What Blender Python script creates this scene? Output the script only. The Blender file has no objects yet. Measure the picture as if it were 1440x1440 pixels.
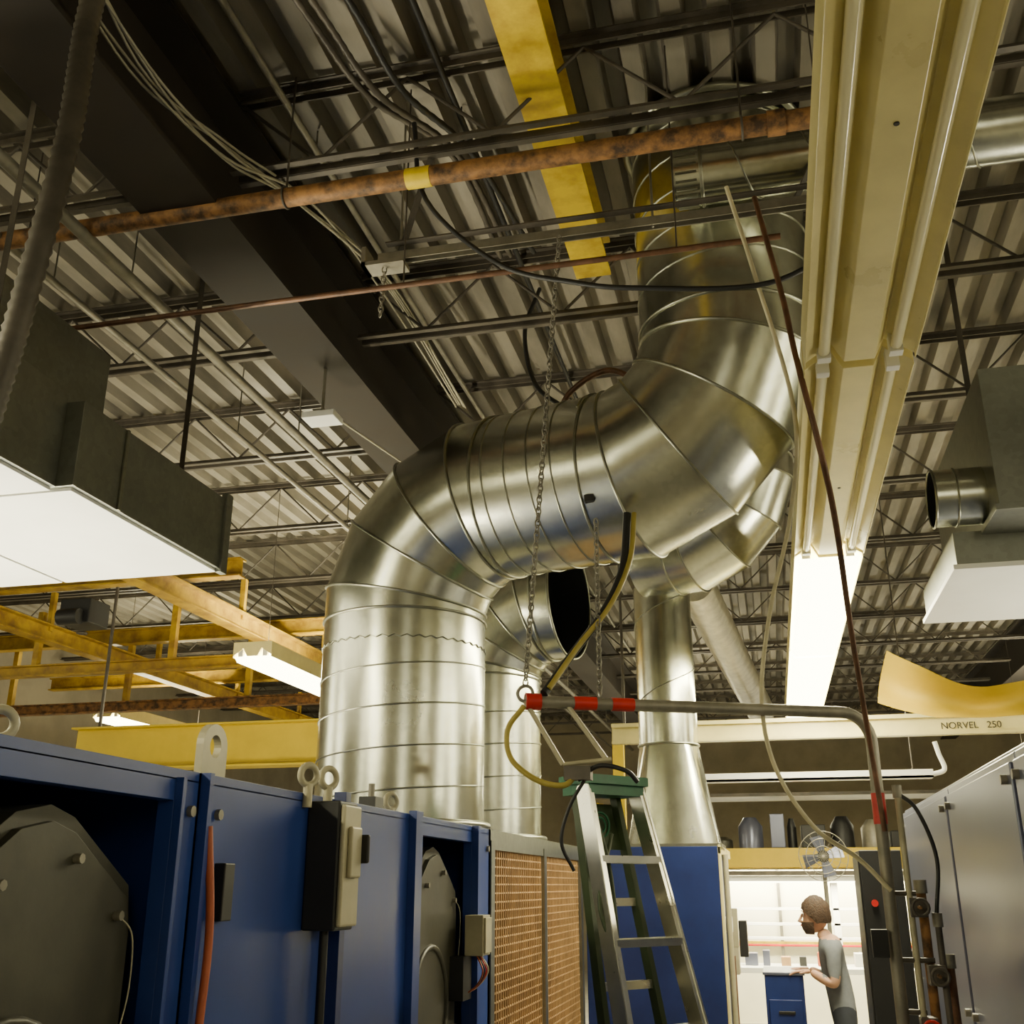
import bpy, math, random
from mathutils import Vector, Matrix, Quaternion
random.seed(7)
V=Vector
# ------------------------------------------------------------------ materials
def mat(name,col,rough=.5,metal=0.,var=.25,scale=6.,bump=.0,rvar=.1,emit=None,es=0,col2=None,stretch=None):
    m=bpy.data.materials.new(name); m.use_nodes=True
    nt=m.node_tree; N=nt.nodes; L=nt.links
    b=N['Principled BSDF']
    b.inputs['Metallic'].default_value=metal
    tc=N.new('ShaderNodeTexCoord'); mp=N.new('ShaderNodeMapping')
    if stretch: mp.inputs['Scale'].default_value=stretch
    L.new(tc.outputs['Object'],mp.inputs['Vector'])
    no=N.new('ShaderNodeTexNoise'); no.inputs['Scale'].default_value=scale; no.inputs['Detail'].default_value=6
    no.inputs['Roughness'].default_value=.62
    L.new(mp.outputs[0],no.inputs['Vector'])
    cr=N.new('ShaderNodeValToRGB')
    c2=col2 if col2 else tuple(c*(1-var) for c in col)
    cr.color_ramp.elements[0].position=.36; cr.color_ramp.elements[1].position=.62
    cr.color_ramp.elements[0].color=(*c2,1); cr.color_ramp.elements[1].color=(*col,1)
    L.new(no.outputs['Fac'],cr.inputs[0]); L.new(cr.outputs[0],b.inputs['Base Color'])
    mr=N.new('ShaderNodeMapRange'); mr.inputs[3].default_value=max(0.03,rough-rvar); mr.inputs[4].default_value=min(1,rough+rvar)
    L.new(no.outputs['Fac'],mr.inputs[0]); L.new(mr.outputs[0],b.inputs['Roughness'])
    if bump>0:
        bp=N.new('ShaderNodeBump'); bp.inputs['Strength'].default_value=bump; bp.inputs['Distance'].default_value=.02
        L.new(no.outputs['Fac'],bp.inputs['Height']); L.new(bp.outputs[0],b.inputs['Normal'])
    if emit:
        b.inputs['Emission Color'].default_value=(*emit,1); b.inputs['Emission Strength'].default_value=es
    return m
def galv(name,col=(.72,.73,.61),rough=.25):
    m=mat(name,col,rough,1.0,.20,2.2,.03,.06)
    nt=m.node_tree;N=nt.nodes;L=nt.links
    vo=N.new('ShaderNodeTexVoronoi'); vo.inputs['Scale'].default_value=38
    tc=[n for n in N if n.type=='TEX_COORD'][0]
    L.new(tc.outputs['Object'],vo.inputs['Vector'])
    cr=[n for n in N if n.type=='VALTORGB'][0]
    hs=N.new('ShaderNodeMix'); hs.data_type='RGBA'; hs.blend_type='MULTIPLY'; hs.inputs[0].default_value=.15
    bw=N.new('ShaderNodeRGBToBW'); L.new(vo.outputs['Color'],bw.inputs[0])
    L.new(cr.outputs[0],hs.inputs[6]); L.new(bw.outputs[0],hs.inputs[7])
    L.new(hs.outputs[2],N['Principled BSDF'].inputs['Base Color'])
    return m
LC=(1,.93,.58)
M={}
M['galv']=galv('galvanized_steel')
M['galv2']=galv('galvanized_dull',(.36,.37,.33),.40)
M['seam']=galv('duct_seam',(.38,.38,.31),.35)
M['black']=mat('black_paint',(.012,.012,.013),.5)
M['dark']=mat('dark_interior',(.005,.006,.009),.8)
M['deck']=mat('roof_deck_paint',(.26,.235,.19),.5,.1,.5,3,.1,stretch=(1,.25,1))
M['steel']=mat('primer_steel',(.10,.085,.068),.5,.2,.5,5,.1)
M['steel2']=mat('grey_strut',(.28,.26,.21),.45,.4,.35,7,.1)
M['brown']=mat('brown_girder',(.022,.015,.010),.7,0,.4,3,.1)
M['rust']=mat('rusty_pipe',(.33,.16,.05),.6,.1,.6,14,.3,col2=(.05,.026,.012))
M['pipeb']=mat('brown_pipe',(.17,.08,.04),.5,.2,.5,12,.1)
M['yel']=mat('yellow_paint',(.58,.41,.0),.5,0,.12,4,.05)
M['yeld']=mat('yellow_tarpaulin',(.36,.245,.0),.7,0,.15,4,.05)
M['yelold']=mat('aged_yellow_paint',(.64,.46,.006),.5,0,.35,6,.1,col2=(.40,.26,.01))
M['yrail']=mat('ochre_rail',(.46,.29,.004),.5,0,.5,6,.1,col2=(.22,.115,.008))
M['cream']=mat('cream_enamel',(.84,.74,.34),.30,0,.15,3,.02)
M['white']=mat('white_enamel',(.87,.87,.82),.4,0,.06,3)
M['tubeoff']=mat('glass_tube_unlit',(.88,.82,.52),.15,0,.03,3)
M['lamp']=mat('lit_tube',(1,.95,.7),.3,0,0,3,emit=LC,es=22)
M['lens']=mat('acrylic_lens',(1,.95,.7),.3,0,0,3,emit=LC,es=16)
M['blue']=mat('blue_enamel',(.018,.048,.24),.34,0,.2,3,.03)
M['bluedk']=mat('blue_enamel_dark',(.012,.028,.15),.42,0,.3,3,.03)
M['olive']=mat('cast_housing',(.055,.052,.036),.45,.1,.3,8,.05)
M['box']=mat('beige_switch_box',(.46,.42,.28),.45,.1,.2,5)
M['mesh']=mat('tan_wire_mesh',(.54,.34,.16),.5,.2,.3,8)
M['meshb']=mat('filter_media',(.21,.125,.06),.8,0,.4,20,.3)
M['grey']=mat('grey_cabinet',(.14,.15,.22),.30,.40,.08,1.2,0,.03)
M['alu']=mat('aluminium',(.88,.86,.74),.30,1,.12,9)
M['green']=mat('green_plastic',(.012,.14,.06),.45,0,.3,6)
M['green2']=mat('dark_green_plastic',(.05,.075,.030),.5,0,.3,6)
M['red']=mat('red_tape',(.55,.015,.010),.45)
M['ytape']=mat('yellow_tape',(.85,.62,.0),.45)
M['hosey']=mat('yellow_hose',(.38,.30,.05),.5)
M['hosew']=mat('cream_cable',(.60,.54,.34),.5)
M['wire']=mat('grey_cable',(.42,.39,.29),.5)
M['orange']=mat('orange_hose',(.42,.09,.03),.5)
M['conc']=mat('concrete',(.33,.31,.26),.6,0,.25,2,.2)
M['wall']=mat('painted_block',(.30,.26,.19),.8,0,.25,1.5,.1)
M['skin']=mat('skin',(.48,.27,.18),.55,0,.1,8)
M['hair']=mat('brown_hair',(.06,.03,.015),.7,0,.5,60,.5)
M['shirt']=mat('grey_shirt',(.15,.16,.18),.85,0,.15,20,.1)
M['pants']=mat('dark_trousers',(.03,.035,.05),.85,0,.2,20,.1)
M['shoe']=mat('black_leather',(.015,.013,.012),.5)
M['eye']=mat('eye_white',(.7,.68,.62),.3)
M['insul']=mat('foil_insulation',(.60,.57,.46),.38,.6,.3,9,.4)
M['screen']=mat('lit_backboard',(.92,.88,.68),.6,0,.05,3)
M['sky']=mat('window_daylight',(1,1,1),.5,0,0,3,emit=(1,.93,.66),es=6)
M['hiwin']=mat('translucent_panel',(1,1,1),.5,0,0,3,emit=(1,.94,.64),es=7)  # glow of the windows added out of view
M['text']=mat('grey_lettering',(.06,.055,.04),.6)
M['card']=mat('cardboard',(.40,.24,.11),.8,0,.2,8)
# ------------------------------------------------------------------ builder
class B:
    def __init__(s,name): s.n=name; s.v=[]; s.f=[]; s.m=[]; s.sm=[]; s.ml=[]
    def mi(s,k):
        if k not in s.ml: s.ml.append(k)
        return s.ml.index(k)
    def add(s,vs,fs,k,smooth=False):
        o=len(s.v); s.v+=[tuple(v) for v in vs]; i=s.mi(k)
        for f in fs: s.f.append([o+a for a in f]); s.m.append(i); s.sm.append(smooth)
    def hexa(s,p,k):
        s.add(p,[(0,3,2,1),(4,5,6,7),(0,1,5,4),(1,2,6,5),(2,3,7,6),(3,0,4,7)],k)
    def box(s,x0,x1,y0,y1,z0,z1,k):
        s.hexa([(x0,y0,z0),(x1,y0,z0),(x1,y1,z0),(x0,y1,z0),(x0,y0,z1),(x1,y0,z1),(x1,y1,z1),(x0,y1,z1)],k)
    def bar(s,a,b,w,h,k,up=V((0,0,1))):
        a=V(a);b=V(b);d=(b-a).normalized(); x=d.cross(up)
        if x.length<1e-3: x=V((1,0,0))
        x.normalize(); u=x.cross(d); x=x*w/2;u=u*h/2
        s.hexa([a-x-u,a+x-u,b+x-u,b-x-u,a-x+u,a+x+u,b+x+u,b-x+u],k)
    def prism(s,poly,o,u,v,w,k,smooth=False):
        o=V(o);u=V(u);v=V(v);w=V(w); n=len(poly)
        vs=[o+u*a+v*b for a,b in poly]; vs+= [p+w for p in vs]
        fs=[tuple(range(n))[::-1],tuple(range(n,2*n))]+[(i,(i+1)%n,n+(i+1)%n,n+i) for i in range(n)]
        s.add(vs,fs,k,smooth)
    def tube(s,pts,r,k,seg=10,caps=True,closed=False):
        pts=[V(p) for p in pts]; n=len(pts)
        rs=r if isinstance(r,(list,tuple)) else [r]*n
        t=[]
        for i in range(n):
            a=pts[(i-1)%n] if (closed or i>0) else pts[i]; b=pts[(i+1)%n] if (closed or i<n-1) else pts[i]
            t.append((b-a).normalized())
        x=t[0].orthogonal().normalized(); vs=[]
        for i in range(n):
            if i>0: x=t[i-1].rotation_difference(t[i])@x
            x=(x-t[i]*x.dot(t[i])).normalized(); y=t[i].cross(x)
            for j in range(seg):
                a=2*math.pi*j/seg; vs.append(pts[i]+(x*math.cos(a)+y*math.sin(a))*rs[i])
        fs=[]
        for i in range(n if closed else n-1):
            i2=(i+1)%n
            for j in range(seg):
                j2=(j+1)%seg; fs.append((i*seg+j,i*seg+j2,i2*seg+j2,i2*seg+j))
        s.add(vs,fs,k,True)
        if caps and not closed:
            s.add(vs[:seg],[tuple(range(seg))[::-1]],k); s.add(vs[-seg:],[tuple(range(seg))],k)
    def torus(s,c,R,r,k,ax=(0,0,1),seg=20,s2=8,sx=1.,u=None):
        ax=V(ax).normalized(); x=V(u) if u else ax.orthogonal().normalized(); y=ax.cross(x)
        s.tube([V(c)+x*math.cos(2*math.pi*i/seg)*R*sx+y*math.sin(2*math.pi*i/seg)*R for i in range(seg)],r,k,s2,closed=True)
    def build(s,bevel=0,parent=None,solid=0):
        me=bpy.data.meshes.new(s.n); me.from_pydata(s.v,[],s.f)
        for k in s.ml: me.materials.append(M[k])
        me.polygons.foreach_set('material_index',s.m); me.polygons.foreach_set('use_smooth',s.sm)
        me.update(); o=bpy.data.objects.new(s.n,me); bpy.context.scene.collection.objects.link(o)
        if bevel:
            b=o.modifiers.new('bevel','BEVEL'); b.width=bevel; b.segments=2; b.limit_method='ANGLE'; b.angle_limit=.9
        if parent: o.parent=parent
        return o
def spline(pts,n=8):
    P=[V(p) for p in pts]; P=[P[0]*2-P[1]]+P+[P[-1]*2-P[-2]]; out=[]
    for i in range(1,len(P)-2):
        for j in range(n):
            t=j/n; a,b,c,d=P[i-1],P[i],P[i+1],P[i+2]
            out.append(.5*((2*b)+(c-a)*t+(2*a-5*b+4*c-d)*t*t+(3*b-a-3*c+d)*t**3))
    out.append(P[-2]); return out
def chain(b,a,c,k='steel2',link=.034,r=.0035):
    a=V(a);c=V(c);d=(c-a);n=int(d.length/(link*.72)); d.normalize(); x=d.orthogonal().normalized();y=d.cross(x)
    for i in range(n):
        p=a+(c-a)*((i+.5)/n); ax=x if i%2 else y
        b.torus(p,link*.33,r,k,ax=ax,seg=8,s2=4,sx=1.65,u=d)
def duct(b,pts,r,k='galv',seg=48,caps=(False,False),seams=True):
    P=[V(p) for p in pts]; n=len(P); D=[(P[i+1]-P[i]).normalized() for i in range(n-1)]
    x=D[0].orthogonal().normalized(); fr=[x]
    for i in range(1,n-1):
        x=D[i-1].rotation_difference(D[i])@x; x=(x-D[i]*x.dot(D[i])).normalized(); fr.append(x)
    def ring(i,j,rr):
        d=D[j]; X=fr[j];Y=d.cross(X)
        nn=d if (i==0 or i==n-1) else (D[i-1]+D[i]).normalized()
        o=[]
        for q in range(seg):
            a=2*math.pi*q/seg; w=(X*math.cos(a)+Y*math.sin(a))*rr
            o.append(P[i]+w-d*(w.dot(nn)/d.dot(nn)))
        return o
    for j in range(n-1):
        vs=ring(j,j,r)+ring(j+1,j,r)
        b.add(vs,[(q,(q+1)%seg,seg+(q+1)%seg,seg+q) for q in range(seg)],k,True)
    if seams:
        for i in range(1,n-1):
            b.tube(ring(i,i,r+.004),.0065,'seam',6,closed=True)
    for e,(i,j) in enumerate(((0,0),(n-1,n-2))):
        if caps[e]: b.add(ring(i,j,r),[tuple(range(seg))],k)
def helix(b,a,c,r,pitch=.17,k='seam'):
    a=V(a);c=V(c);L=(c-a).length;d=(c-a).normalized();x=d.orthogonal().normalized();y=d.cross(x)
    n=int(L/pitch*40)
    b.tube([a+d*(L*i/n)+(x*math.cos(2*math.pi*i/40)+y*math.sin(2*math.pi*i/40))*(r+.001) for i in range(n+1)],.0045,k,5)
def elbow(c0,d0,d1,R,n=4):
    c0=V(c0);d0=V(d0).normalized();d1=V(d1).normalized();th=d0.angle(d1);T=R*math.tan(th/2)
    ax=d0.cross(d1).normalized(); s=c0-d0*T
    cen=s+ (ax.cross(d0))*R; out=[]
    for i in range(n):
        a=th*(i+.5)/n; rad=(s-cen); rad=Quaternion(ax,a)@rad
        out.append(cen+rad*(1/math.cos(th/(2*n))))
    return s,out,c0+d1*T
def arealight(name,loc,sx,sy,watts,parent,rot=(0,0,0),col=(1,.92,.60)):
    l=bpy.data.lights.new(name,'AREA'); l.shape='RECTANGLE'; l.size=sx; l.size_y=sy; l.energy=watts; l.color=col
    lo=bpy.data.objects.new(name,l); bpy.context.scene.collection.objects.link(lo); lo.location=loc; lo.rotation_euler=rot; lo.parent=parent
# ------------------------------------------------------------------ room shell
XL,XR,YF,YB,ZC=-10.,8.,-5.,24.,5.3
b=B('floor'); b.box(XL,XR,YF,YB,-.1,0,'conc'); b.build()
b=B('wall_left'); b.box(XL-.2,XL,YF,YB,0,ZC+.1,'wall'); b.build()
b=B('wall_right'); b.box(XR,XR+.2,YF,YB,0,ZC+.1,'wall'); b.build()
b=B('wall_front'); b.box(XL-.2,XR+.2,YF-.2,YF,0,ZC+.1,'wall'); b.build()
b=B('wall_back'); b.box(XL-.2,XR+.2,YB,YB+.2,0,ZC+.1,'wall'); b.build()
b=B('ceiling'); x=XL; p=.20; prof=[]
while x<XR:
    prof+= [(x,ZC-.02),(x+.085,ZC-.02),(x+.105,ZC+.075),(x+.18,ZC+.075),(x+.20,ZC-.02)]; x+=p
for i in range(len(prof)-1):
    (a,za),(c,zc)=prof[i],prof[i+1]
    if abs(a-c)<1e-6: continue
    b.add([(a,YF,za),(c,YF,zc),(c,YB,zc),(a,YB,za)],[(0,1,2,3)],'deck')
b.box(XL,XR,YF,YB,ZC+.09,ZC+.14,'deck'); b.build()
for i,(wx,wz0,wz1) in enumerate([(-7.5,.9,1.9),(-1.,.7,1.85),(2.2,.7,1.85),(5.3,.7,1.85)]):
    b=B('window_%d'%(i+1)); b.box(wx-1.2,wx+1.2,YB-.04,YB-.02,wz0,wz1,'sky')
    for q in range(5): b.box(wx-1.22+q*.6,wx-1.18+q*.6,YB-.08,YB-.01,wz0,wz1,'steel')
    for z in (wz0,(wz0+wz1)/2,wz1): b.box(wx-1.22,wx+1.22,YB-.08,YB-.01,z-.03,z+.03,'steel')
    b.build()
for i,(wx) in enumerate((-8.2,-5.2,2.2)):  # windows added behind the camera for bright streaks on the ducts
    b=B('window_%d'%(i+5)); b.box(wx-.45,wx+.45,YF+.02,YF+.04,2.3,4.6,'hiwin')
    for q in range(3): b.box(wx-.47+q*.45,wx-.43+q*.45,YF+.01,YF+.08,2.3,4.6,'steel')
    for z in (2.3,3.45,4.6): b.box(wx-.47,wx+.47,YF+.01,YF+.08,z-.03,z+.03,'steel')
    b.build()
for i,(xx,yy,sg) in enumerate(((XL,2.2,1),(XL,5.2,1),(XR,2.0,-1),(XR,5.5,-1))):  # side windows added out of view for edge highlights on the ducts
    b=B('window_%d'%(i+8)); a,c=sorted((xx+sg*.02,xx+sg*.04)); b.box(a,c,yy-.7,yy+.7,2.2,4.4,'hiwin')
    a,c=sorted((xx+sg*.01,xx+sg*.08))
    for q in range(3): b.box(a,c,yy-.72+q*.7,yy-.68+q*.7,2.2,4.4,'steel')
    for z in (2.2,3.3,4.4): b.box(a,c,yy-.72,yy+.72,z-.03,z+.03,'steel')
    b.build()
# ------------------------------------------------------------------ roof joists
def joist(y,x0,x1,zb=4.80,zt=5.25,k='steel'):
    b=B('open_web_joist')
    for z,s in ((zb,1),(zt,-1)):
        for dy in (-.03,.03):
            b.box(x0,x1,y+dy-.004,y+dy+.004,min(z,z+s*.035),max(z,z+s*.035),k)
            b.box(x0,x1,min(y+dy,y+dy*2.1),max(y+dy,y+dy*2.1),z-.004,z+.004,k)
    n=max(2,int((x1-x0)/.75)); w=(x1-x0)/n
    for i in range(n):
        a=x0+i*w; b.tube([(a,y,zt-.03),(a+w/2,y,zb+.03)],.009,k,6); b.tube([(a+w/2,y,zb+.03),(a+w,y,zt-.03)],.009,k,6)
    b.build()
for i,y in enumerate([-2.7,-1.1,.5,2.1,3.7,5.3,6.9,8.5,10.1,11.7,13.3,14.9,16.5,18.1,19.7,21.3,22.9]):
    joist(y,-2.2,3.58); joist(y,3.92,XR-.1); joist(y,XL+.1,-2.62)
b=B('roof_girder')
b.box(-2.6,-2.22,YF,YB,4.6,4.625,'brown'); b.box(-2.6,-2.22,YF,YB,5.22,5.25,'brown'); b.box(-2.43,-2.39,YF,YB,4.62,5.24,'brown'); b.build()
b=B('roof_girder'); b.box(3.6,3.9,YF,YB,4.6,4.625,'brown'); b.box(3.6,3.9,YF,YB,5.22,5.25,'brown'); b.box(3.73,3.77,YF,YB,4.62,5.24,'brown'); b.build()
b=B('yellow_hoist_beam')
b.box(-.85,-.65,2.3,5.2,4.985,5.005,'yelold'); b.box(-.76,-.74,2.3,5.2,5.0,5.2,'yelold'); b.box(-.85,-.65,2.3,5.2,5.2,5.22,'yelold'); b.build()
for x,z,r,k in ((-2.9,4.55,.03,'steel2'),(-3.35,4.6,.02,'steel2'),(-1.95,5.15,.018,'steel2'),(-1.2,5.2,.015,'black')):
    b=B('electrical_conduit'); b.tube([(x,YF+.1,z),(x,YB-.1,z)],r,k,10)
    for y in range(-4,23,2): b.tube([(x,y,z),(x,y,5.27)],.005,k,5)
    b.build()
b=B('rusty_sprinkler_pipe'); b.tube([(-6,3.63,4.6),(.7,3.63,4.6)],.043,'rust',18)
for x in (-3.6,-1.9,.1): b.tube([(x,3.63,4.6),(x,3.63,5.27)],.005,'steel',6); b.torus((x,3.63,4.6),.047,.005,'steel',ax=(1,0,0))
b.tube([(-1.33,3.63,4.6),(-1.22,3.63,4.6)],.0455,'ytape',18)
b.tube([(.2,3.63,4.6),(.27,3.63,4.6)],.052,'rust',18)
b.build()
b=B('strut_channel')
for dy in (-.02,.02): b.box(-1.55,.75,3.91+dy-.003,3.91+dy+.003,4.38,4.42,'steel2')
b.box(-1.55,.75,3.89,3.93,4.417,4.423,'steel2')
for dy in (-.05,.05): b.box(-1.5,.75,3.91+dy-.018,3.91+dy+.018,4.44,4.447,'steel'); 
for x in (-1.45,-.3,.6):
    b.tube([(x,3.91,4.38),(x,3.91,5.27)],.006,'steel2',6)
b.bar((-1.45,3.91,4.42),(-1.25,3.75,4.84),.03,.006,'steel'); b.bar((.3,3.91,4.42),(.55,3.75,4.84),.03,.006,'steel')
b.box(-1.62,-1.42,3.86,3.96,4.35,4.37,'steel2'); b.box(-1.62,-1.6,3.86,3.96,4.35,4.45,'steel2')
chain(b,(-1.52,3.9,4.35),(-1.53,3.9,4.1)); b.build()
b=B('brown_gas_pipe'); b.tube([(-4.2,3.83,4.2),(.22,3.83,4.2)],.013,'pipeb',10)
for x in (-3.4,-1.4,-.2): b.tube([(x,3.83,4.2),(x,3.83,5.27)],.004,'steel',5)
b.build()
# ------------------------------------------------------------------ MAIN DUCTS
A=V((-1.745,5.0,0)); Bp=V((-.03,4.55,0)); hd=(Bp-A).normalized(); up=V((0,0,1)); zr=3.55; r=.408
s0,e0,f0=elbow(A+up*zr,up,hd,.60,4)
s1,e1,f1=elbow(Bp+up*zr,hd,up,.62,4)
b=B('ventilation_duct')
duct(b,[A+up*1.95,s0]+e0+[f0,s1]+e1+[f1,Bp+up*5.30],r)
helix(b,A+up*1.98,s0-up*.16,r,.19); helix(b,f0+hd*.02,s1-hd*.02,r,.12); helix(b,f1+up*.1,Bp+up*5.28,r,.19)
for i in range(88):
    a=2*math.pi*i/88; s_=.006 if i%2 else -.006; c=A+up*(s0.z-.14+s_); a2=2*math.pi*(i+1)/88
    c2=A+up*(s0.z-.14-s_)
    b.tube([c+V((math.cos(a),math.sin(a),0))*(r+.003),c2+V((math.cos(a2),math.sin(a2),0))*(r+.003)],.003,'seam',4,caps=False)
b.torus(A+up*1.965,r+.02,.018,'seam'); b.torus(Bp+up*5.25,r+.03,.02,'seam',seg=40)
pk=V((-.63,4.715,3.55))-V((.15,.99,0)).normalized()*.34-up*.22
b.box(pk.x-.02,pk.x+.02,pk.y-.03,pk.y+.03,pk.z-.02,pk.z+.01,'black')
b.build()
A2=V((-1.75,6.5,0)); h2=V((1,-.18,0)).normalized(); zr2=3.42; r2=.385
s2,e2,f2=elbow(A2+up*zr2,up,h2,.5,4)
b=B('ventilation_duct'); duct(b,[A2+up*1.95,s2]+e2+[f2,f2+h2*.12],r2)
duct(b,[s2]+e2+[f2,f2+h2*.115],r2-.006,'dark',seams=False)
helix(b,A2+up*1.98,s2-up*.05,r2,.19); b.torus(f2+h2*.12,r2,.008,'seam',ax=h2,seg=48)
b.torus(A2+up*1.965,r2+.02,.018,'seam'); b.build()
Cc=V((-.69,7.9,0)); zr3=4.12; r3=.37
b=B('exhaust_duct')
D0=V((-.80,7.75,zr3)); D1=V((-.01,7.5,zr3)); h3=(D1-D0).normalized()
s3,e3,f3=elbow(D1,h3,up,.55,4)
duct(b,[D0,s3]+e3+[f3,D1+up*1.16],r3,caps=(True,False))
duct(b,[Cc+up*2.66,Cc+up*3.85],.215); helix(b,Cc+up*2.7,Cc+up*3.8,.215,.6)
seg=32; ring=[Cc+up*2.66+V((math.cos(2*math.pi*i/seg),math.sin(2*math.pi*i/seg),0))*.215 for i in range(seg)]
def sq(t):
    c,s_=math.cos(t),math.sin(t); m=max(abs(c),abs(s_)); return V((c/m*.31,s_/m*.29,0))
base=[V((-.67,7.92,1.96))+sq(2*math.pi*i/seg) for i in range(seg)]
b.add(ring+base,[(i,(i+1)%seg,seg+(i+1)%seg,seg+i) for i in range(seg)],'galv',True)
b.torus(Cc+up*2.66,.219,.008,'seam',seg=32); b.box(-1.0,-.34,7.62,8.24,1.95,1.97,'seam')
b.build()
b=B('insulated_duct'); pts=[V((-.50,9,4.19)).lerp(V((-.02,14,3.8)),i/40) for i in range(41)]
b.tube(pts,[.17+.006*(i%2) for i in range(41)],'insul',20); b.tube([(-.5,9,4.19),(-.5,9,5.27)],.17,'insul',20); b.build()
b=B('branch_duct'); duct(b,[(-.2,3.97,4.66),(4.5,3.97,4.66)],.135,'galv',caps=(True,True)); helix(b,(-.05,3.97,4.66),(4.4,3.97,4.66),.135,.3)
for q in range(24):
    a=2*math.pi*q/24; b.bar((-.19,3.97+.138*math.cos(a),4.66+.138*math.sin(a)),(-.1,3.97+.138*math.cos(a),4.66+.138*math.sin(a)),.008,.008,'seam')
b.torus((-.08,3.97,4.66),.139,.008,'seam',ax=(1,0,0)); b.build()
# ------------------------------------------------------------------ fluorescent fixtures
def fixture(x,y0,y1,z,lit,watts=70,w=.36,upw=0):
    b=B('fluorescent_fixture'); h=w/2
    poly=[(-h,.09),(h,.09),(h,-.03),(.085,.035),(.05,-.035),(-.05,-.035),(-.085,.035),(-h,-.03)]
    b.prism(poly,(x,y0+.01,z),(1,0,0),(0,0,1),(0,y1-y0-.02,0),'cream')
    b.box(x-h,x-h+.004,y0+.01,y1-.01,z-.045,z-.028,'cream'); b.box(x+h-.004,x+h,y0+.01,y1-.01,z-.045,z-.028,'cream')
    for dx in (-.115,.115):
        b.tube([(x+dx,y0+.05,z-.015),(x+dx,y1-.05,z-.015)],.019,'lamp' if lit else 'tubeoff',12)
        for yy in (y0+.02,y1-.06): b.box(x+dx-.022,x+dx+.022,yy,yy+.04,z-.04,z+.03,'white')
    b.tube([(x,y0+1.2,z-.034),(x,y0+1.2,z-.038)],.007,'black',8)
    for yy in (y0+.3,y1-.3):
        b.tube([(x,yy,z+.09),(x,yy,5.27)],.004,'steel',5)
    if lit:
        b.prism([(-h+.01,-.035),(-h+.04,-.085),(h-.04,-.085),(h-.01,-.035)],(x,y0+.02,z),(1,0,0),(0,0,1),(0,y1-y0-.04,0),'lens')
        if upw: b.box(x-.10,x+.10,y0+.1,y1-.1,z+.09,z+.11,'lens')  # glowing top slot, added to brighten the roof deck
    o=b.build(bevel=.002)
    if lit:
        arealight('tube_light',(x,(y0+y1)/2,z-.09),w*.8,(y1-y0)*.95,watts,o)
        if upw: arealight('uplight',(x,(y0+y1)/2,z+.12),w*.5,(y1-y0)*.9,upw,o,(math.pi,0,0))  # upward light added to brighten the roof deck
    return o
fixture(.407,.95,3.36,3.4,False); fixture(.407,3.39,5.62,3.4,False)
fixture(.407,5.65,8.1,3.4,True,170); fixture(.407,8.13,11.6,3.4,True,180)
for y in (-3.4,-.6): fixture(-3.4,y,y+2.4,3.6,True,125,upw=30)  # fixtures added out of view to light the ducts
fixture(-4.25,8.2,10.4,3.6,True,110,upw=100); fixture(-4.25,13,15.4,3.4,True,130,upw=85); fixture(-7.5,11,13.4,3.6,True,110,upw=100)
fixture(4.6,-2,.4,3.7,True,125,upw=30); fixture(4.6,3,5.4,3.7,True,130,upw=50); fixture(4.6,8.5,10.9,3.6,True,120,upw=110); fixture(3.6,14.5,17,3.4,True,130,upw=55); fixture(-1.2,16,18.5,3.3,True,130,upw=55)  # the first is added behind the camera to light the ducts
def unseen_fill_lamp(x,y,z,w,L=1.2):  # added lamps, unseen behind the cabinets, lighting ducts and hood from below
    b=B('portable_work_lamp'); b.box(x-.12,x+.12,y-L/2,y+L/2,z-.08,z,'yel'); b.box(x-.10,x+.10,y-L/2+.02,y+L/2-.02,z,z+.01,'lens')
    b.tube([(x,y,.03),(x,y,z-.08)],.02,'black',8)
    for a in range(3): b.tube([(x,y,.3),(x+.3*math.cos(a*2.1),y+.3*math.sin(a*2.1),.01)],.012,'black',6)
    o=b.build(); arealight('work_light',(x,y,z+.02),.2,L*.9,w,o,(math.pi,0,0),(1,.92,.66))
unseen_fill_lamp(-3.5,3.6,1.45,150); unseen_fill_lamp(-3.3,5.6,1.45,80); unseen_fill_lamp(2.6,5.6,1.6,80)
# ------------------------------------------------------------------ blue machine enclosures
def blower(b,y,x=-1.34):
    poly=[(-.62,.6),(-.42,1.3),(-.33,1.56),(-.18,1.74),(-.05,1.83),(.05,1.85),(.13,1.83),(.35,1.70),(.37,1.6),(.37,.6)]
    b.prism(poly,(x-.30,y,0),(0,1,0),(0,0,1),(.27,0,0),'olive')
    sc=lambda p:(p[0]*.93-.008,1.2+(p[1]-1.2)*.95)
    b.prism([sc(p) for p in poly],(x-.04,y,0),(0,1,0),(0,0,1),(.03,0,0),'olive')
    for (py,pz) in ((-.28,1.52),(-.1,1.7),(.12,1.75),(.28,1.64),(.31,1.4),(.31,1.15),(-.35,1.25)):
        b.tube([(x-.01,y+py,pz),(x+.006,y+py,pz)],.010,'steel2',8)
    b.torus((x-.01,y-.02,1.25),.22,.012,'olive',ax=(1,0,0),seg=32)
    b.box(x-.02,x+.05,y+.25,y+.38,1.25,1.42,'black')
    b.box(x-.01,x-.005,y-.22,y-.19,1.55,1.58,'hosew')
    b.tube(spline([(x,y+.28,1.64),(x+.01,y+.32,1.6),(x+.01,y+.33,1.5),(x+.01,y+.31,1.42)]),.002,'wire',6)
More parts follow.
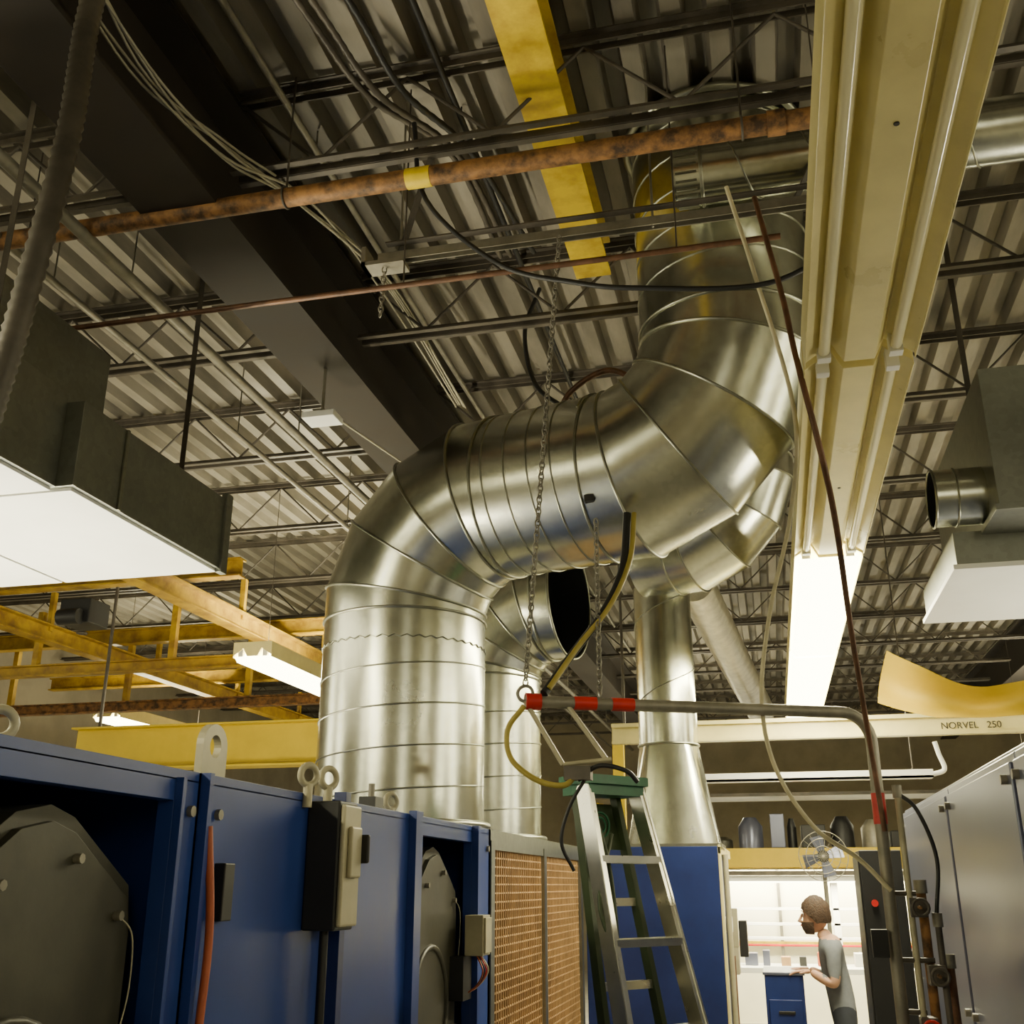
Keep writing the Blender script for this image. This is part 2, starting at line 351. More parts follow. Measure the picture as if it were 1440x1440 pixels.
def enclosure(name,y0,yo0,yo1,y1):
    b=B(name); x0,x1=-2.6,-1.3; T=1.95
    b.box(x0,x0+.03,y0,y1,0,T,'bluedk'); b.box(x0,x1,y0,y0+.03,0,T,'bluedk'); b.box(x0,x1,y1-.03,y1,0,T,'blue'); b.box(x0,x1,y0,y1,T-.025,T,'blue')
    b.box(x1-.04,x1,y0,yo0,0,T-.02,'blue'); b.box(x1-.04,x1,yo1,y1,0,T-.02,'blue'); b.box(x1-.04,x1,yo0,yo1,1.88,T-.02,'blue')
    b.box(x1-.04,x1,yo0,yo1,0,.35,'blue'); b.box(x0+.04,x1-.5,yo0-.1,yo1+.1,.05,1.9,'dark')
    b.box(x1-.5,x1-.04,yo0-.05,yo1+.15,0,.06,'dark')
    for y in (y0+.06,y1-.06): b.tube([(x1,y,1.86),(x1+.012,y,1.86)],.013,'steel2',8)
    return b
b=enclosure('blue_machine_enclosure',.5,.75,2.2,2.33); blower(b,1.82)
b.box(-1.3,-1.28,2.2,2.215,.1,1.93,'blue'); b.box(-1.3,-1.275,2.31,2.33,.1,1.95,'blue')
b.build(bevel=.004)
b=enclosure('blue_machine_enclosure',2.34,3.92,4.72,5.04); blower(b,4.32)
b.box(-1.3,-1.26,3.12,3.16,.1,1.97,'bluedk'); b.box(-1.3,-1.27,3.84,3.92,.1,1.96,'blue'); b.box(-1.3,-1.27,4.72,4.76,.1,1.95,'blue')
b.box(-1.36,-1.3,3.48,3.56,1.95,1.985,'black'); b.tube([(-1.33,3.52,1.98),(-1.33,3.52,2.03)],.012,'steel2',8)
b.build(bevel=.004)
b=B('lifting_lug'); c0=(-1.34,2.42,1.92)
n=24; hole=[(.028*math.cos(2*math.pi*i/n),.105+.028*math.sin(2*math.pi*i/n)) for i in range(n)]
outer=[]
for i in range(n):
    a=2*math.pi*i/n; cx,cy=math.cos(a),math.sin(a)
    if cy>=0: outer.append((.06*cx,.105+.055*cy))
    else:
        t=min(.06/max(abs(cx),1e-6),.105/abs(cy)); outer.append((cx*t,.105+cy*t))
for xx in (-.01,.01): 
    vs=[(c0[0]+xx,c0[1]+a,c0[2]+z) for a,z in hole+outer]; b.add(vs,[(i,(i+1)%n,n+(i+1)%n,n+i) for i in range(n)],'box')
for ringp in (hole,outer):
    vs=[(c0[0]-.01,c0[1]+a,c0[2]+z) for a,z in ringp]+[(c0[0]+.01,c0[1]+a,c0[2]+z) for a,z in ringp]; b.add(vs,[(i,(i+1)%n,n+(i+1)%n,n+i) for i in range(n)],'box')
b.build()
for (x,y) in ((-1.46,1.80),(-1.29,2.90),(-1.4,3.92),(-1.27,3.0)):
    b=B('eye_bolt'); b.tube([(x,y,1.91),(x,y,1.975)],.014,'box',10); b.torus((x,y,2.0),.028,.010,'box',ax=(1,-.6,0)); b.build()
b=B('disconnect_switch'); b.box(-1.3,-1.20,2.93,3.07,1.58,1.93,'black'); b.box(-1.2,-1.185,2.935,3.065,1.59,1.92,'box'); b.box(-1.185,-1.17,2.96,3.04,1.72,1.86,'box')
b.box(-1.185,-1.15,3.04,3.055,1.76,1.84,'black'); b.tube([(-1.25,2.98,1.58),(-1.25,2.98,.3)],.013,'black',10); b.build(bevel=.006)
b=B('motor_junction_box'); b.box(-1.30,-1.22,4.62,4.74,1.42,1.58,'box'); b.box(-1.22,-1.21,4.63,4.73,1.43,1.57,'box')
for i in range(4): b.tube(spline([(-1.25,4.64+.02*i,1.42),(-1.22,4.62+.03*i,1.36),(-1.26,4.66+.015*i,1.30),(-1.32,4.64,1.26)]),.004,('orange','black','red','hosew')[i],6)
b.build(bevel=.004)
b=B('orange_air_hose'); b.tube(spline([(-1.28,2.33,1.83),(-1.265,2.35,1.6),(-1.26,2.33,1.35),(-1.27,2.36,1.0),(-1.3,2.33,.5)]),.010,'orange',10); b.build()
b=B('control_button'); b.box(-1.3,-1.27,2.41,2.46,1.62,1.75,'black'); b.build(bevel=.003)
b=B('filter_cabinet'); b.box(-2.6,-1.34,5.05,7.58,0,1.95,'bluedk'); b.box(-1.34,-1.3,5.05,7.58,1.86,1.95,'galv2'); 
for y in (5.05,6.28,7.5): b.box(-1.345,-1.295,y,y+.07,.1,1.9,'galv2')
b.box(-1.335,-1.33,5.1,7.5,.2,1.86,'meshb')
y=5.13
while y<7.5: b.box(-1.32,-1.312,y,y+.009,.2,1.86,'mesh'); y+=.045
z=.22
while z<1.86: b.box(-1.322,-1.314,5.1,7.5,z,z+.008,'mesh'); z+=.04
b.build()
b=B('blue_filter_tower'); b.box(-1.28,-.37,7.6,9.2,0,1.95,'bluedk'); b.box(-.37,-.35,7.6,9.2,1.9,1.96,'cream'); b.box(-.37,-.35,7.6,7.66,0,1.95,'cream')
b.box(-.35,-.28,7.9,8.0,1.3,1.55,'box'); b.box(-.35,-.3,8.3,8.5,1.1,1.5,'box'); b.tube([(-.33,7.75,.4),(-.33,7.75,1.9)],.02,'box',10)
b.tube([(-.36,7.8,1.45),(-.31,7.8,1.45)],.05,'white',16); b.box(-.30,-.24,8.6,8.75,1.2,1.45,'black'); b.tube([(-.33,7.85,.3),(-.33,7.85,1.25)],.025,'pipeb',10); b.build(bevel=.004)
b=B('grey_control_cabinet')
ys=[1.6,2.5,3.65,5.05,6.9]
for i in range(4):
    b.box(.76,1.9,ys[i]+.006,ys[i+1]-.006,0,2.1,'grey'); b.box(.745,.76,ys[i]+.03,ys[i+1]-.03,.12,2.07,'grey')
    for yy in (ys[i]+.09,ys[i+1]-.09):
        for z in (2.02,1.2): b.tube([(.745,yy,z),(.725,yy,z)],.016,'steel2',8)
b.box(.78,1.9,1.6,6.9,2.1,2.12,'grey'); b.build(bevel=.005)
b=B('black_electrical_panel'); b.box(.50,.74,7.0,7.5,.0,1.9,'black'); b.box(.49,.5,7.03,7.47,.2,1.87,'black')
b.tube([(.56,6.99,1.6),(.56,6.97,1.6)],.02,'red',12); b.build(bevel=.004)
# ------------------------------------------------------------------ boom
b=B('pipe_boom_stand')
col=V((.425,4.6,0)); e=V((-.89,3.98,2.37)); top=2.37; hb=(e-V((col.x,col.y,top))).normalized()
arc=[V((col.x,col.y,top-.12))]
cx=V((col.x,col.y,top-.12))+hb*.12
for i in range(1,9):
    a=math.pi/2*i/8; arc.append(cx-hb*.12*math.cos(a)+up*.12*math.sin(a))
b.tube([col+up*1.0]+arc+[e],.024,'steel2',16); b.tube([col,col+up*1.05],.03,'rust',16)
b.box(.3,.55,4.48,4.72,0,.015,'steel')
for t,w in ((.0,.06),(.145,.09),(.26,.09)):
    L=(e-arc[-1]); p=e-L*t; q=p-L.normalized()*w; b.tube([p,q],.0265 if t else .033,'red',16)
b.tube([col+up*1.93,col+up*2.05],.027,'red',16)
b.torus(e+V((0,0,.03)),.03,.007,'steel2',ax=(0,1,0))
L=(arc[-1]-e).normalized()
b.tube([e,e+V((.14,.02,-.24))],.010,'box',8); b.tube([e+L*.16,e+V((.30,.06,-.22))],.010,'box',8); b.tube([e+V((.14,.02,-.24)),e+V((.32,.06,-.22))],.008,'box',8)
b.build()
b=B('hanging_chain'); chain(b,(-.70,3.85,4.36),e+V((0,0,.06)),'steel2'); b.build()
b=B('hanging_chain'); chain(b,(-.62,4.15,3.15),e+L*.3+V((0,0,.03)),'steel2'); b.build()
b=B('yellow_air_hose'); E=e
b.tube(spline([E+V((.0,-.02,-.02)),E+V((-.065,-.02,-.11)),E+V((-.05,-.02,-.22)),E+V((.05,-.02,-.30)),E+V((.15,-.02,-.32)),E+V((.19,0,-.28))]),.011,'hosey',10)
b.tube(spline([(-.50,4.25,3.2),(-.52,4.2,2.95),(-.60,4.15,2.75),(-.74,4.1,2.55),(-.82,4.0,2.40)]),.017,'black',10)
b.tube(spline([(-.47,4.25,3.2),(-.49,4.2,2.98),(-.57,4.15,2.78),(-.70,4.1,2.6),(-.80,4.0,2.42)]),.011,'hosey',10)
b.tube(spline([E+V((.2,0,-.30)),E+V((.28,0,-.25)),E+V((.38,0,-.27)),E+V((.42,.02,-.31))]),.009,'black',8)
b.tube(spline([E+V((.22,.02,-.3)),E+V((.16,.02,-.40)),E+V((.13,.02,-.52)),E+V((.17,.05,-.62))]),.007,'black',8)
b.box(e.x+.15,e.x+.25,e.y-.02,e.y+.04,e.z-.30,e.z-.25,'steel')
b.build()
b=B('valve_piping')
for (dx,dy,z0,z1,r_,k) in ((.075,.0,.3,2.08,.013,'box'),(.125,.05,.3,1.72,.019,'rust'),(.165,-.02,.5,1.60,.013,'steel'),(.20,.06,.2,1.45,.016,'pipeb')):
    b.tube([col+V((dx,dy,z0)),col+V((dx,dy,z1))],r_,k,10); b.tube([col+V((dx,dy,z1-.05)),col+V((dx,dy,z1))],r_+.006,'steel2',8)
for dx,z in ((.10,1.62),(.14,1.38),(.09,1.2)):
    b.box(.425+dx-.03,.425+dx+.03,4.55,4.63,z-.035,z+.035,'steel'); b.tube([(.425+dx,4.56,z),(.425+dx,4.50,z)],.007,'rust',6); b.torus((.425+dx,4.50,z),.03,.006,'red' if z<1.3 else 'steel',ax=(0,1,0),seg=14)
    b.tube([col+V((0,0,z+.05)),col+V((dx,0,z+.05))],.010,'steel',8)
b.tube(spline([col+V((.075,0,2.05)),col+V((.14,-.02,1.98)),col+V((.19,-.02,1.8)),col+V((.165,-.02,1.6))]),.008,'black',8)
b.box(.34,.40,4.55,4.58,1.44,1.54,'black')
b.build()
b=B('cream_power_cord'); b.tube(spline([(.02,3.70,4.38),(.10,3.75,4.0),(.21,3.9,3.45),(.17,4.1,3.1),(.06,4.3,2.75),(.0,4.4,2.42),(.03,4.45,2.15),(.16,4.5,1.92),(.32,4.55,1.80),(.43,4.55,1.68)]),.009,'hosew',10); b.build()
b=B('brown_power_cord'); b.tube(spline([(.13,3.80,4.38),(.19,3.6,3.8),(.21,3.45,3.45),(.26,3.45,3.08),(.30,3.65,2.88),(.35,4.1,2.6),(.40,4.45,2.3),(.43,4.53,1.9)]),.011,'pipeb',10); b.build()
b=B('black_hose'); b.tube(spline([(-1.35,3.75,5.0),(-1.28,3.75,4.57),(-.95,3.76,4.2),(-.62,3.76,4.06),(-.353,3.75,3.99),(.149,3.75,3.94),(.5,3.75,4.1)]),.011,'black',10)
b.tube(spline([(-1.15,5.6,5.2),(-1.2,5.4,4.8),(-1.1,5.2,4.35),(-.9,5.05,4.1)]),.013,'black',10)
b.tube(spline([(-.95,5.0,3.98),(-.85,4.9,4.12),(-.65,4.85,4.2),(-.5,4.85,4.12),(-.42,4.85,3.98)]),.016,'pipeb',10)
b.build()
b=B('white_wiring')
for i in range(5):
    j=lambda:random.uniform(-.05,.05)
    b.tube(spline([(-2.35+i*.05,2.2,5.0),(-2.2+j(),2.9,4.78+j()),(-2.1+j(),3.4,4.72+j()),(-1.96+j(),3.96,4.85+j()),(-1.92+j(),5.0,4.95+j()),(-1.87+j(),6.4,4.85+j())]),.006,'wire',6)
b.build()
b=B('armored_flex_conduit'); P=spline([(-1.58,1.92,4.9),(-1.6,1.92,4.3),(-1.62,1.9,3.9),(-1.62,1.9,3.5),(-1.67,1.9,3.0),(-1.72,1.9,2.6),(-1.75,1.9,1.95)],30)
b.tube(P,[.028+(.005 if i%2 else 0) for i in range(len(P))],'steel',14); b.build()
b=B('flex_conduit'); 
for dx in (0,.14,.2):
    P=spline([(-1.5-dx,2.6,5.15),(-1.42-dx,3.2,5.12),(-1.35-dx*.8,3.6,5.05),(-1.2-dx*.5,4.2,5.15),(-1.1-dx,5.2,5.2)],16); b.tube(P,[.014+(.003 if i%2 else 0) for i in range(len(P))],'steel' if dx else 'black',8)
b.build()
b=B('ceiling_junction_box'); b.box(-2.48,-2.28,5.15,5.3,4.26,4.30,'white'); b.tube([(-2.38,5.22,4.3),(-2.38,5.22,4.6)],.01,'steel2',8)
b.tube([(-2.3,5.22,4.28),(-2.1,7.0,4.4)],.008,'wire',6); b.build(bevel=.004)
# ------------------------------------------------------------------ step ladder
b=B('step_ladder'); T=V((-.67,4.4,2.10)); ph=math.radians(50)
df=V((math.sin(ph),-math.cos(ph),0)); w=V((math.cos(ph),math.sin(ph),0))
def rail(side,t,front=True):
    if front: return T+df*(.05+.60*t)+w*side*(.135+.115*t)-up*(2.10*t)
    return T-df*(.04-.44*t)+w*side*(.10+.10*t)-up*(2.10*t)
for sd in (-1,1):
    b.bar(rail(sd,.01),rail(sd,1),.028,.07,'alu',up=df); b.bar(rail(sd,.01)+w*sd*.008,rail(sd,1)+w*sd*.008,.010,.078,'alu',up=df)
    b.bar(rail(sd,.02,False),rail(sd,1,False),.025,.04,'green2',up=df)
    b.bar(rail(sd,.995),rail(sd,1.0)-up*.005,.05,.09,'black',up=df)
    a=rail(sd,.52);c=rail(sd,.52,False);b.bar(a,c,.004,.02,'alu')
for i in range(1,7):
    t=i*.295/2.10; a=rail(-1,t);c=rail(1,t); b.bar(a,c,.085,.006,'alu'); b.bar(a+df*.04-up*.012,c+df*.04-up*.012,.004,.026,'alu'); b.bar(a-df*.04-up*.012,c-df*.04-up*.012,.004,.026,'alu')
for t in (.22,.36,.7,.93): b.bar(rail(-1,t,False),rail(1,t,False),.02,.03,'alu')
pc=[(-.155,-.08),(.155,-.08),(.165,.0),(.155,.12),(-.155,.12),(-.165,0)]
b.prism(pc,T-up*.02,w,df,up*.035,'green'); b.prism([(a*.93,c*.85) for a,c in pc],T-up*.06,w,df,up*.05,'green')
q=T-df*.02-up*.17; b.prism([(-.11,-.10),(.11,-.10),(.11,.09),(-.11,.09)],q,w,(up*.95-df*.3),-df*.012,'green2')
b.torus(q+df*.01,.05,.005,'green',ax=df); b.torus(q+df*.01,.03,.004,'green',ax=df)
b.tube(spline([rail(-1,.06)+df*.03,rail(-1,.16)+w*.06,rail(-1,.29)+w*.03,rail(-1,.22)-w*.02,rail(-1,.1)+w*.1]),.008,'green2',8)
b.build(bevel=.0015)
# ------------------------------------------------------------------ left HVAC unit
b=B('rectangular_duct_unit')
b.box(-3.5,-2.6,3.4,4.63,3.2,3.57,'galv2'); b.box(-5.0,-2.68,2.75,3.4,3.2,3.62,'galv2'); b.box(-5,-3.5,3.4,4.63,3.2,3.57,'galv2')
b.box(-3.48,-2.62,3.42,4.61,3.185,3.2,'white'); b.box(-4.98,-2.7,2.77,3.4,3.185,3.2,'white'); b.box(-4.98,-3.5,3.4,4.61,3.185,3.2,'white')
b.box(-5.0,-2.95,2.7,4.0,3.62,4.12,'galv2'); b.box(-2.62,-2.585,4.59,4.65,3.18,3.6,'galv2'); 
for y in (3.0,4.4): b.bar((-2.75,y,3.6),(-2.75,y,5.2),.03,.004,'steel'); b.bar((-4.6,y,3.6),(-4.6,y,5.2),.03,.004,'steel')
b.box(-2.6,-2.59,3.7,3.72,3.2,3.57,'seam')
b.build(bevel=.004)
b=B('air_diffuser_unit')
b.box(1.11,2.5,4.85,6.4,3.3,4.0,'galv2'); b.box(.96,2.5,5.2,6.3,3.14,3.31,'galv2'); b.box(.94,2.52,5.18,6.32,3.12,3.145,'white'); b.box(1.09,2.52,4.83,6.42,3.29,3.32,'galv2')
b.tube([(1.11,5.15,3.47),(.88,5.15,3.47)],.14,'galv',32,caps=False); b.tube([(1.11,5.15,3.47),(.885,5.15,3.47)],.134,'dark',32,caps=False); b.tube([(1.09,5.15,3.47),(1.08,5.15,3.47)],.134,'dark',32)
b.torus((.88,5.15,3.47),.14,.006,'seam',ax=(1,0,0),seg=32); b.torus((.98,5.15,3.47),.142,.005,'seam',ax=(1,0,0),seg=32)
for x in (1.2,2.4): b.bar((x,5.5,3.98),(x,5.5,5.2),.03,.004,'steel')
b.build(bevel=.004)
# ------------------------------------------------------------------ crane beams
def ibeam(b,a,c,w,h,k):
    a=V(a);c=V(c)
    b.bar(a+up*(h/2),c+up*(h/2),w,.015,k); b.bar(a-up*(h/2),c-up*(h/2),w,.015,k); b.bar(a,c,.012,h,k)
b=B('yellow_crane_beam'); ibeam(b,(-5.7,8.0,2.78),(-2.35,8.0,2.78),.2,.34,'yel'); 
for x in (-5.5,-2.5): b.tube([(x,8,2.95),(x,8,4.2)],.015,'steel',8)
b.build()
b=B('crane_rail'); b.box(-1.2,4.2,8.57,8.63,2.77,2.93,'cream'); b.box(-1.2,4.2,8.54,8.57,2.90,2.93,'cream'); b.box(-1.2,4.2,8.54,8.57,2.77,2.79,'cream')
for x in (-1.1,2.2,4.0): b.tube([(x,8.6,2.9),(x,8.6,4.8)],.012,'steel',8)
rail_o=b.build()
tx=bpy.data.curves.new('rail_lettering','FONT'); tx.body='NORVEL   250'; tx.size=.07; tx.extrude=.001; tx.materials.append(M['text'])
to=bpy.data.objects.new('rail_lettering',tx); bpy.context.scene.collection.objects.link(to); to.location=(1.30,8.565,2.812); to.rotation_euler=(math.pi/2,0,0); to.parent=rail_o
b=B('yellow_crane_post'); b.box(-1.40,-1.30,10,10.1,0,3.1,'yel'); b.box(-1.5,-1.2,9.95,10.2,0,.02,'yel'); b.build()
b=B('overhead_crane_runway')
for x in (-4.8,-6.9): ibeam(b,(x,6.6,4.07),(x,16,4.07),.14,.16,'yrail')
for y in (8.0,10.2,12.6): ibeam(b,(-9.5,y,4.3),(-4.3,y,4.3),.12,.15,'yrail')
for y in (7,9,11,13,15):
    for x in (-4.8,-6.9): b.box(x-.025,x+.025,y-.025,y+.025,4.1,4.5,'yrail')
ibeam(b,(-9.5,9.0,3.7),(-4.6,9.0,3.7),.10,.10,'yrail'); ibeam(b,(-9.5,10.6,3.6),(-4.6,10.6,3.6),.10,.10,'rust')
for x in (-8.5,-7,-5.5): b.box(x-.03,x+.03,8.97,9.03,3.75,4.3,'yrail'); b.box(x-.03,x+.03,10.57,10.63,3.65,4.3,'yrail')
b.build()
b=B('electric_hoist'); b.box(-5.95,-5.65,7.85,8.15,3.86,4.08,'black'); b.tube([(-5.9,7.8,3.9),(-5.7,7.8,3.9)],.07,'black',12); b.torus((-5.8,8,3.8),.04,.01,'steel'); b.build(bevel=.01)
b=B('yellow_tarp'); nx,nz=40,10; vs=[]
for i in range(nx+1):
    s=i/nx; x=.76+1.6*s; c=(.40-s)/.40 if s<.40 else (s-.40)/.60
    zt=2.94+.28*c**1.6; zb=2.86-.115*min(1,s/.22)
    for j in range(nz+1):
        t=j/nz; vs.append((x+.10*t*(1-s),7.5+.18*math.sin(t*math.pi)+.035*math.sin(s*19+t*2),zb+(zt-zb)*t))
b.add(vs,[(i*(nz+1)+j,(i+1)*(nz+1)+j,(i+1)*(nz+1)+j+1,i*(nz+1)+j+1) for i in range(nx) for j in range(nz)],'yeld',True)
b.build()
b=B('cable_tray'); b.box(-.9,1.35,9.6,9.75,2.55,2.57,'white'); b.box(-.9,1.35,9.6,9.61,2.55,2.62,'white'); b.box(-.9,1.35,9.74,9.75,2.55,2.62,'white')
for x in (-.7,1.2): b.tube([(x,9.68,2.57),(x,9.68,5.27)],.006,'steel',6)
b.tube(spline([(1.35,9.66,2.58),(1.45,9.66,2.62),(1.42,9.66,2.75),(1.4,9.66,2.85)]),.02,'white',8); b.build()
# ------------------------------------------------------------------ background
b=B('storage_rack')
for x in (-2.2,3.6):
    for y in (13.6,14.4): b.box(x-.04,x+.04,y-.04,y+.04,0,2.75,'yelold')
for y in (13.56,14.36): b.box(-2.2,3.6,y,y+.06,1.90,2.12,'yel')
b.box(-2.2,3.6,13.6,14.4,2.10,2.12,'card')
b.box(-2.2,3.6,13.56,14.4,2.72,2.76,'steel')
b.build()
b=B('stored_parts'); x=-2.0
while x<3.4:
    w_=random.uniform(.10,.30); h_=random.uniform(.12,.42); kk=random.choice(['card','black','grey','steel2','bluedk','olive','black'])
    if random.random()<.5: b.box(x,x+w_,13.75,14.1,2.125,2.125+h_,kk)
    else: b.tube([(x+w_/2,13.9,2.125),(x+w_/2,13.9,2.125+h_*.7),(x+w_/2,13.9,2.125+h_)],[w_/2,w_/2,w_/4],kk,14)
    x+=w_+random.uniform(.02,.1)
b.build(bevel=.01)
b=B('workbench'); b.box(-.6,1.6,11.6,12.3,.88,.93,'white')
for x in (-.55,1.55):
    for y in (11.65,12.25): b.box(x-.03,x+.03,y-.03,y+.03,0,1.85 if y>12 else .88,'blue')
for z in (1.16,1.30,1.45): b.box(-.6,1.6,12.2,12.3,z,z+.03,'white')
b.box(-.6,1.6,12.2,12.22,1.10,1.12,'red')
b.box(-.6,1.6,11.8,12.3,1.80,1.84,'steel')
b.box(.55,.62,12.2,12.3,.93,1.8,'white')
for i in range(12):
    x=-.55+i*.18; b.box(x,x+random.uniform(.06,.13),11.9,12.1,.93,.93+random.uniform(.05,.16),random.choice(['white','card','black','grey','orange','olive','blue']))
wb=b.build(bevel=.004)
b=B('bench_lamp'); b.box(-.55,1.55,11.84,12.02,1.74,1.795,'white'); b.box(-.53,1.53,11.86,12.0,1.725,1.74,'lens'); ob=b.build()
arealight('bench_light',(.5,11.93,1.71),2,.12,110,ob)
b=B('white_partition'); b.box(-1.2,2.4,15.5,15.55,0,1.9,'screen')
for x in (-1.2,0,1.2,2.36): b.box(x,x+.04,15.47,15.5,0,1.9,'steel2')
b.box(-1.2,2.4,15.46,15.5,.95,1.0,'yelold')
ob=b.build(); 
b=B('partition_lamp'); b.box(-1.0,2.2,15.1,15.25,2.0,2.06,'white'); b.box(-.98,2.18,15.11,15.24,1.985,2.0,'lens'); ob=b.build(); arealight('partition_light',(.6,15.17,1.97),3,.12,280,ob)
b=B('blue_tool_cabinet'); b.box(-.13,.13,8.05,8.6,0.08,1.12,'bluedk'); b.box(-.14,.14,8.04,8.61,1.12,1.14,'grey')
for z in (.3,.55,.8): b.box(-.11,.11,8.035,8.05,z,z+.17,'bluedk'); b.box(-.05,.06,8.025,8.035,z+.08,z+.1,'black')
for x in (-.10,.10):
    for y in (8.1,8.55): b.tube([(x-.012,y,.04),(x+.012,y,.04)],.04,'black',12)
b.build(bevel=.005)
b=B('pedestal_fan'); c=V((.40,9.6,1.93)); 
b.tube([(.40,9.7,0),(.40,9.7,1.9)],.018,'steel2',10); b.tube([(.40,9.7,0),(.40,9.7,.03)],.2,'black',20)
for rr in (.2,.14,.08): b.torus(c,rr,.004,'steel2',ax=(0,1,0),seg=28,s2=5)
for i in range(18):
    a=2*math.pi*i/18; b.tube([c,c+V((math.cos(a),0,math.sin(a)))*.2],.002,'steel2',4)
for i in range(4):
    a=2*math.pi*i/4+.3; b.prism([(0,-.02),(.16,-.06),(.17,.05),(0,.02)],c+V((0,.04,0)),(math.cos(a),0,math.sin(a)),(-math.sin(a),.3,math.cos(a)),(0,.004,0),'grey')
b.tube([c+V((0,.03,0)),c+V((0,.14,0))],.05,'black',14); b.build()
# ------------------------------------------------------------------ person
par=bpy.data.objects.new('worker',None); bpy.context.scene.collection.objects.link(par); par.location=(.105,1.977,0); par.scale=(.94,.94,.94)
def skinobj(name,verts,edges,radii,root,sub=2):
    me=bpy.data.meshes.new(name); me.from_pydata(verts,edges,[]); o=bpy.data.objects.new(name,me); bpy.context.scene.collection.objects.link(o)
    sk=o.modifiers.new('skin','SKIN'); me.skin_vertices[0].data
    for i,rr in enumerate(radii):
        me.skin_vertices[0].data[i].radius=(rr if isinstance(rr,tuple) else (rr,rr)); me.skin_vertices[0].data[i].use_root=(i==root)
    s=o.modifiers.new('sub','SUBSURF'); s.levels=sub; s.render_levels=sub
    dg=bpy.context.evaluated_depsgraph_get(); m2=bpy.data.meshes.new_from_object(o.evaluated_get(dg)); bpy.data.objects.remove(o)
    o2=bpy.data.objects.new(name,m2); bpy.context.scene.collection.objects.link(o2); o2.parent=par
    for p in m2.polygons: p.use_smooth=True
    return o2
px,py=.30,6.62
def W(f,l,z): return (px-f,py-l,z)
J=[W(0,0,.95),W(.02,0,1.10),W(.06,0,1.27),W(.07,0,1.38),W(.09,0,1.45),W(.12,0,1.50),
   W(.05,.17,1.37),W(.06,.22,1.13),W(.22,.14,1.22),
   W(.05,-.17,1.37),W(.06,-.23,1.13),W(.22,-.14,1.22),
   W(0,.09,.86),W(.03,.11,.48),W(-.02,.11,.09),W(.12,.12,.04),
   W(0,-.09,.86),W(.0,-.11,.48),W(-.08,-.11,.09),W(.06,-.12,.04)]
E_=[(0,1),(1,2),(2,3),(3,4),(4,5),(3,6),(6,7),(7,8),(3,9),(9,10),(10,11),(0,12),(12,13),(13,14),(14,15),(0,16),(16,17),(17,18),(18,19)]
R_=[(.14,.11),(.135,.105),(.155,.115),(.12,.09),.055,.052,.062,.045,.028,.062,.045,.028,.085,.06,.042,.04,.085,.06,.042,.04]
body=skinobj('body',J,E_,R_,0)
for k in ('shirt','skin','pants','shoe'): body.data.materials.append(M[k])
for p in body.data.polygons:
    c=p.center; f=px-c.x; l=abs(c.y-py); mi=0
    if c.z<.97 and l<.3: mi=2
    if c.z<.085: mi=3
    if c.z>1.435: mi=1
    if c.z>.97 and ((f>.10 and l>.10 and c.z<1.26 and f>.14) or (f<.2 and l>.15 and c.z<1.19 )): mi=1
    p.material_index=mi
b=B('head'); hc=V(W(.15,0,1.595)); n1,n2=24,16; vs=[]
for i in range(n2+1):
    th=math.pi*i/n2
    for j in range(n1):
        a=2*math.pi*j/n1; d=V((math.sin(th)*math.cos(a),math.sin(th)*math.sin(a),math.cos(th)))
        f=d.x; rx=.098 if f<0 else .092; z=d.z*.118
        wid=.076*(1-.25*max(0,-d.z)); 
        fo=f*rx
        if d.z<-.3 and f>0: fo+=.012
        if f>.85 and abs(d.z)<.12 : fo-=.004
        vs.append(hc+V((-fo,d.y*wid,z+ -.12*fo)))
fs=[(i*n1+j,i*n1+(j+1)%n1,(i+1)*n1+(j+1)%n1,(i+1)*n1+j) for i in range(n2) for j in range(n1)]
b.add(vs,fs,'skin',True)
b.tube([hc+V((-.088,0,.012)),hc+V((-.105,0,-.018)),hc+V((-.116,0,-.036)),hc+V((-.094,0,-.048))],[.009,.011,.016,.010],'skin',10)
for s_ in (-1,1):
    b.tube([hc+V((-.088,s_*.031,.012)),hc+V((-.083,s_*.031,.012))],.012,'eye',10); b.tube([hc+V((-.0905,s_*.031,.012)),hc+V((-.085,s_*.031,.012))],.006,'hair',8)
    b.tube([hc+V((-.094,s_*.017,.032)),hc+V((-.092,s_*.048,.032))],.005,'hair',6)
    b.torus(hc+V((.005,s_*.076,-.005)),.022,.008,'skin',ax=(0,1,.0),seg=14)
b.tube([hc+V((-.100,-.022,-.068)),hc+V((-.104,0,-.067)),hc+V((-.100,.022,-.068))],[.004,.007,.004],'orange',8)
b.build(parent=par)
b=B('hair'); vs=[]
for i in range(n2+1):
    th=math.pi*.62*i/n2
    for j in range(n1):
        a=2*math.pi*j/n1; d=V((math.sin(th)*math.cos(a),math.sin(th)*math.sin(a),math.cos(th)))
        front=max(0,d.x); th2=th*(1-.42*front); d=V((math.sin(th2)*math.cos(a),math.sin(th2)*math.sin(a),math.cos(th2)))
        k_=1.03+.07*math.sin(9*a+5*th)
        vs.append(hc+V((-(d.x*.108*k_-.006),d.y*.09*k_,d.z*.134*k_)))
b.add(vs,[f for f in fs],'hair',True)
vs=[]
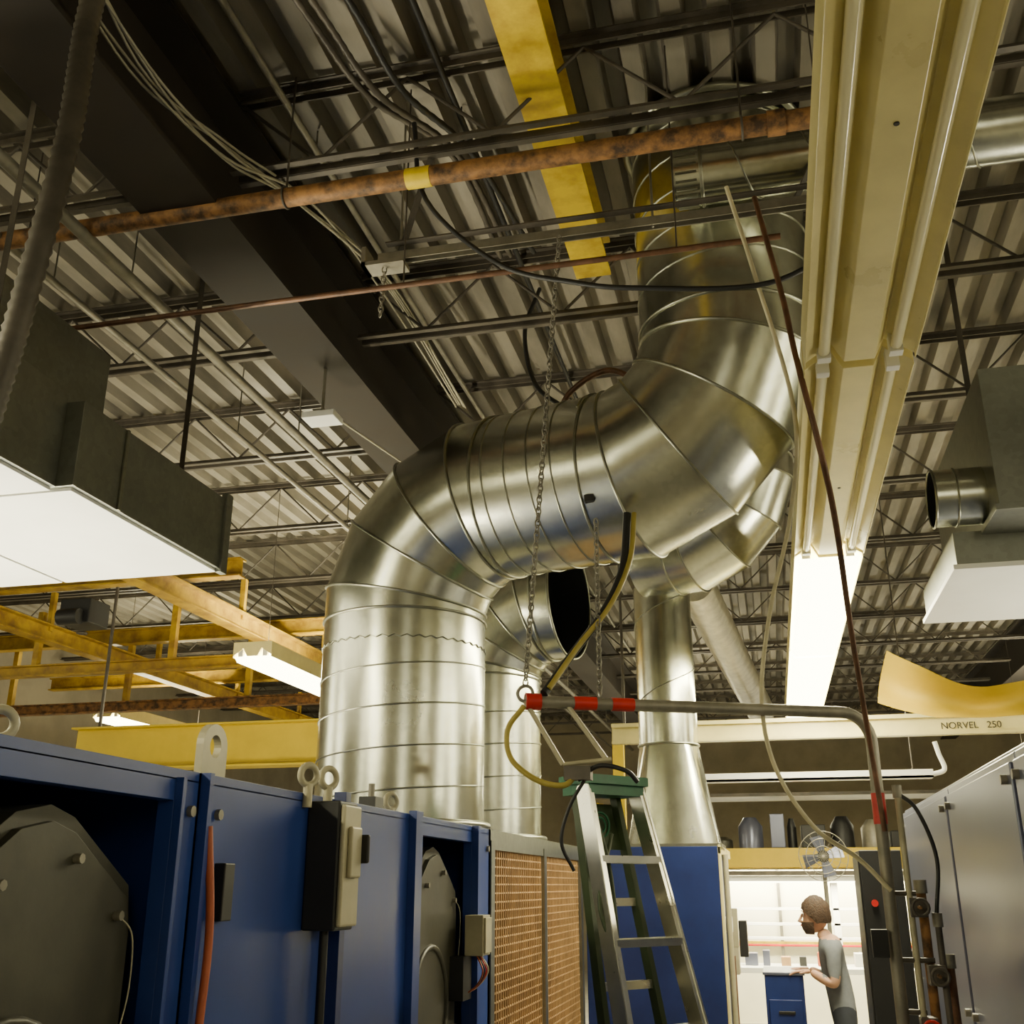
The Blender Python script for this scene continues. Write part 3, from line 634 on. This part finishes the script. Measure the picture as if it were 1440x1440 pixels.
for i in range(7):
    for j in range(13):
        a=-1.45+2.9*j/12; t=i/6; z=-.045-.085*t; rr=1-.30*t*t
        vs.append(hc+V((-(math.cos(a)*.103*rr+.004),math.sin(a)*.078*rr,z)))
b.add(vs,[(i*13+j,i*13+j+1,(i+1)*13+j+1,(i+1)*13+j) for i in range(6) for j in range(12) if not (i<2 and 4<j<7)],'hair',True)
b.build(parent=par)
for s_ in (1,-1):
    wr=V(W(.22,.14*s_,1.22)); F=V((-1,0,0)); Lr=V((0,s_,0)); 
    hv=[wr,wr+F*.05-up*.005];he=[(0,1)];hr=[(.026,.018),(.036,.015)]
    for i,ln in enumerate((.068,.078,.072,.056)):
        o0=len(hv); base=wr+F*.085+Lr*((1.5-i)*.020*-1)
        hv+=[base,base+F*ln*.45-up*.006,base+F*ln*.8-up*.018,base+F*ln-up*.028]; he+=[(1,o0),(o0,o0+1),(o0+1,o0+2),(o0+2,o0+3)]; hr+=[.0095,.009,.008,.007]
    o0=len(hv); hv+=[wr+F*.03-Lr*.03,wr+F*.055-Lr*.052-up*.006,wr+F*.08-Lr*.056-up*.012]; he+=[(1,o0),(o0,o0+1),(o0+1,o0+2)]; hr+=[.012,.0095,.0085]
    h=skinobj('hand',[tuple(v) for v in hv],he,hr,1,1); h.data.materials.append(M['skin'])
# ------------------------------------------------------------------ camera
cam=bpy.data.cameras.new('camera'); co=bpy.data.objects.new('camera',cam); bpy.context.scene.collection.objects.link(co)
cam.sensor_width=36; cam.lens=37.0; cam.clip_start=.02
rt=V((.9731,.2305,0)); u_=V((.0771,-.3253,.9425)); fw=V((-.2172,.9171,.3343))
m=Matrix((( rt.x,u_.x,-fw.x,0),(rt.y,u_.y,-fw.y,0),(rt.z,u_.z,-fw.z,1.7),(0,0,0,1)))
co.matrix_world=m
bpy.context.scene.camera=co
w_=bpy.data.worlds.new('world'); bpy.context.scene.world=w_; w_.use_nodes=True; w_.node_tree.nodes['Background'].inputs[0].default_value=(.5,.47,.36,1); w_.node_tree.nodes['Background'].inputs[1].default_value=.05
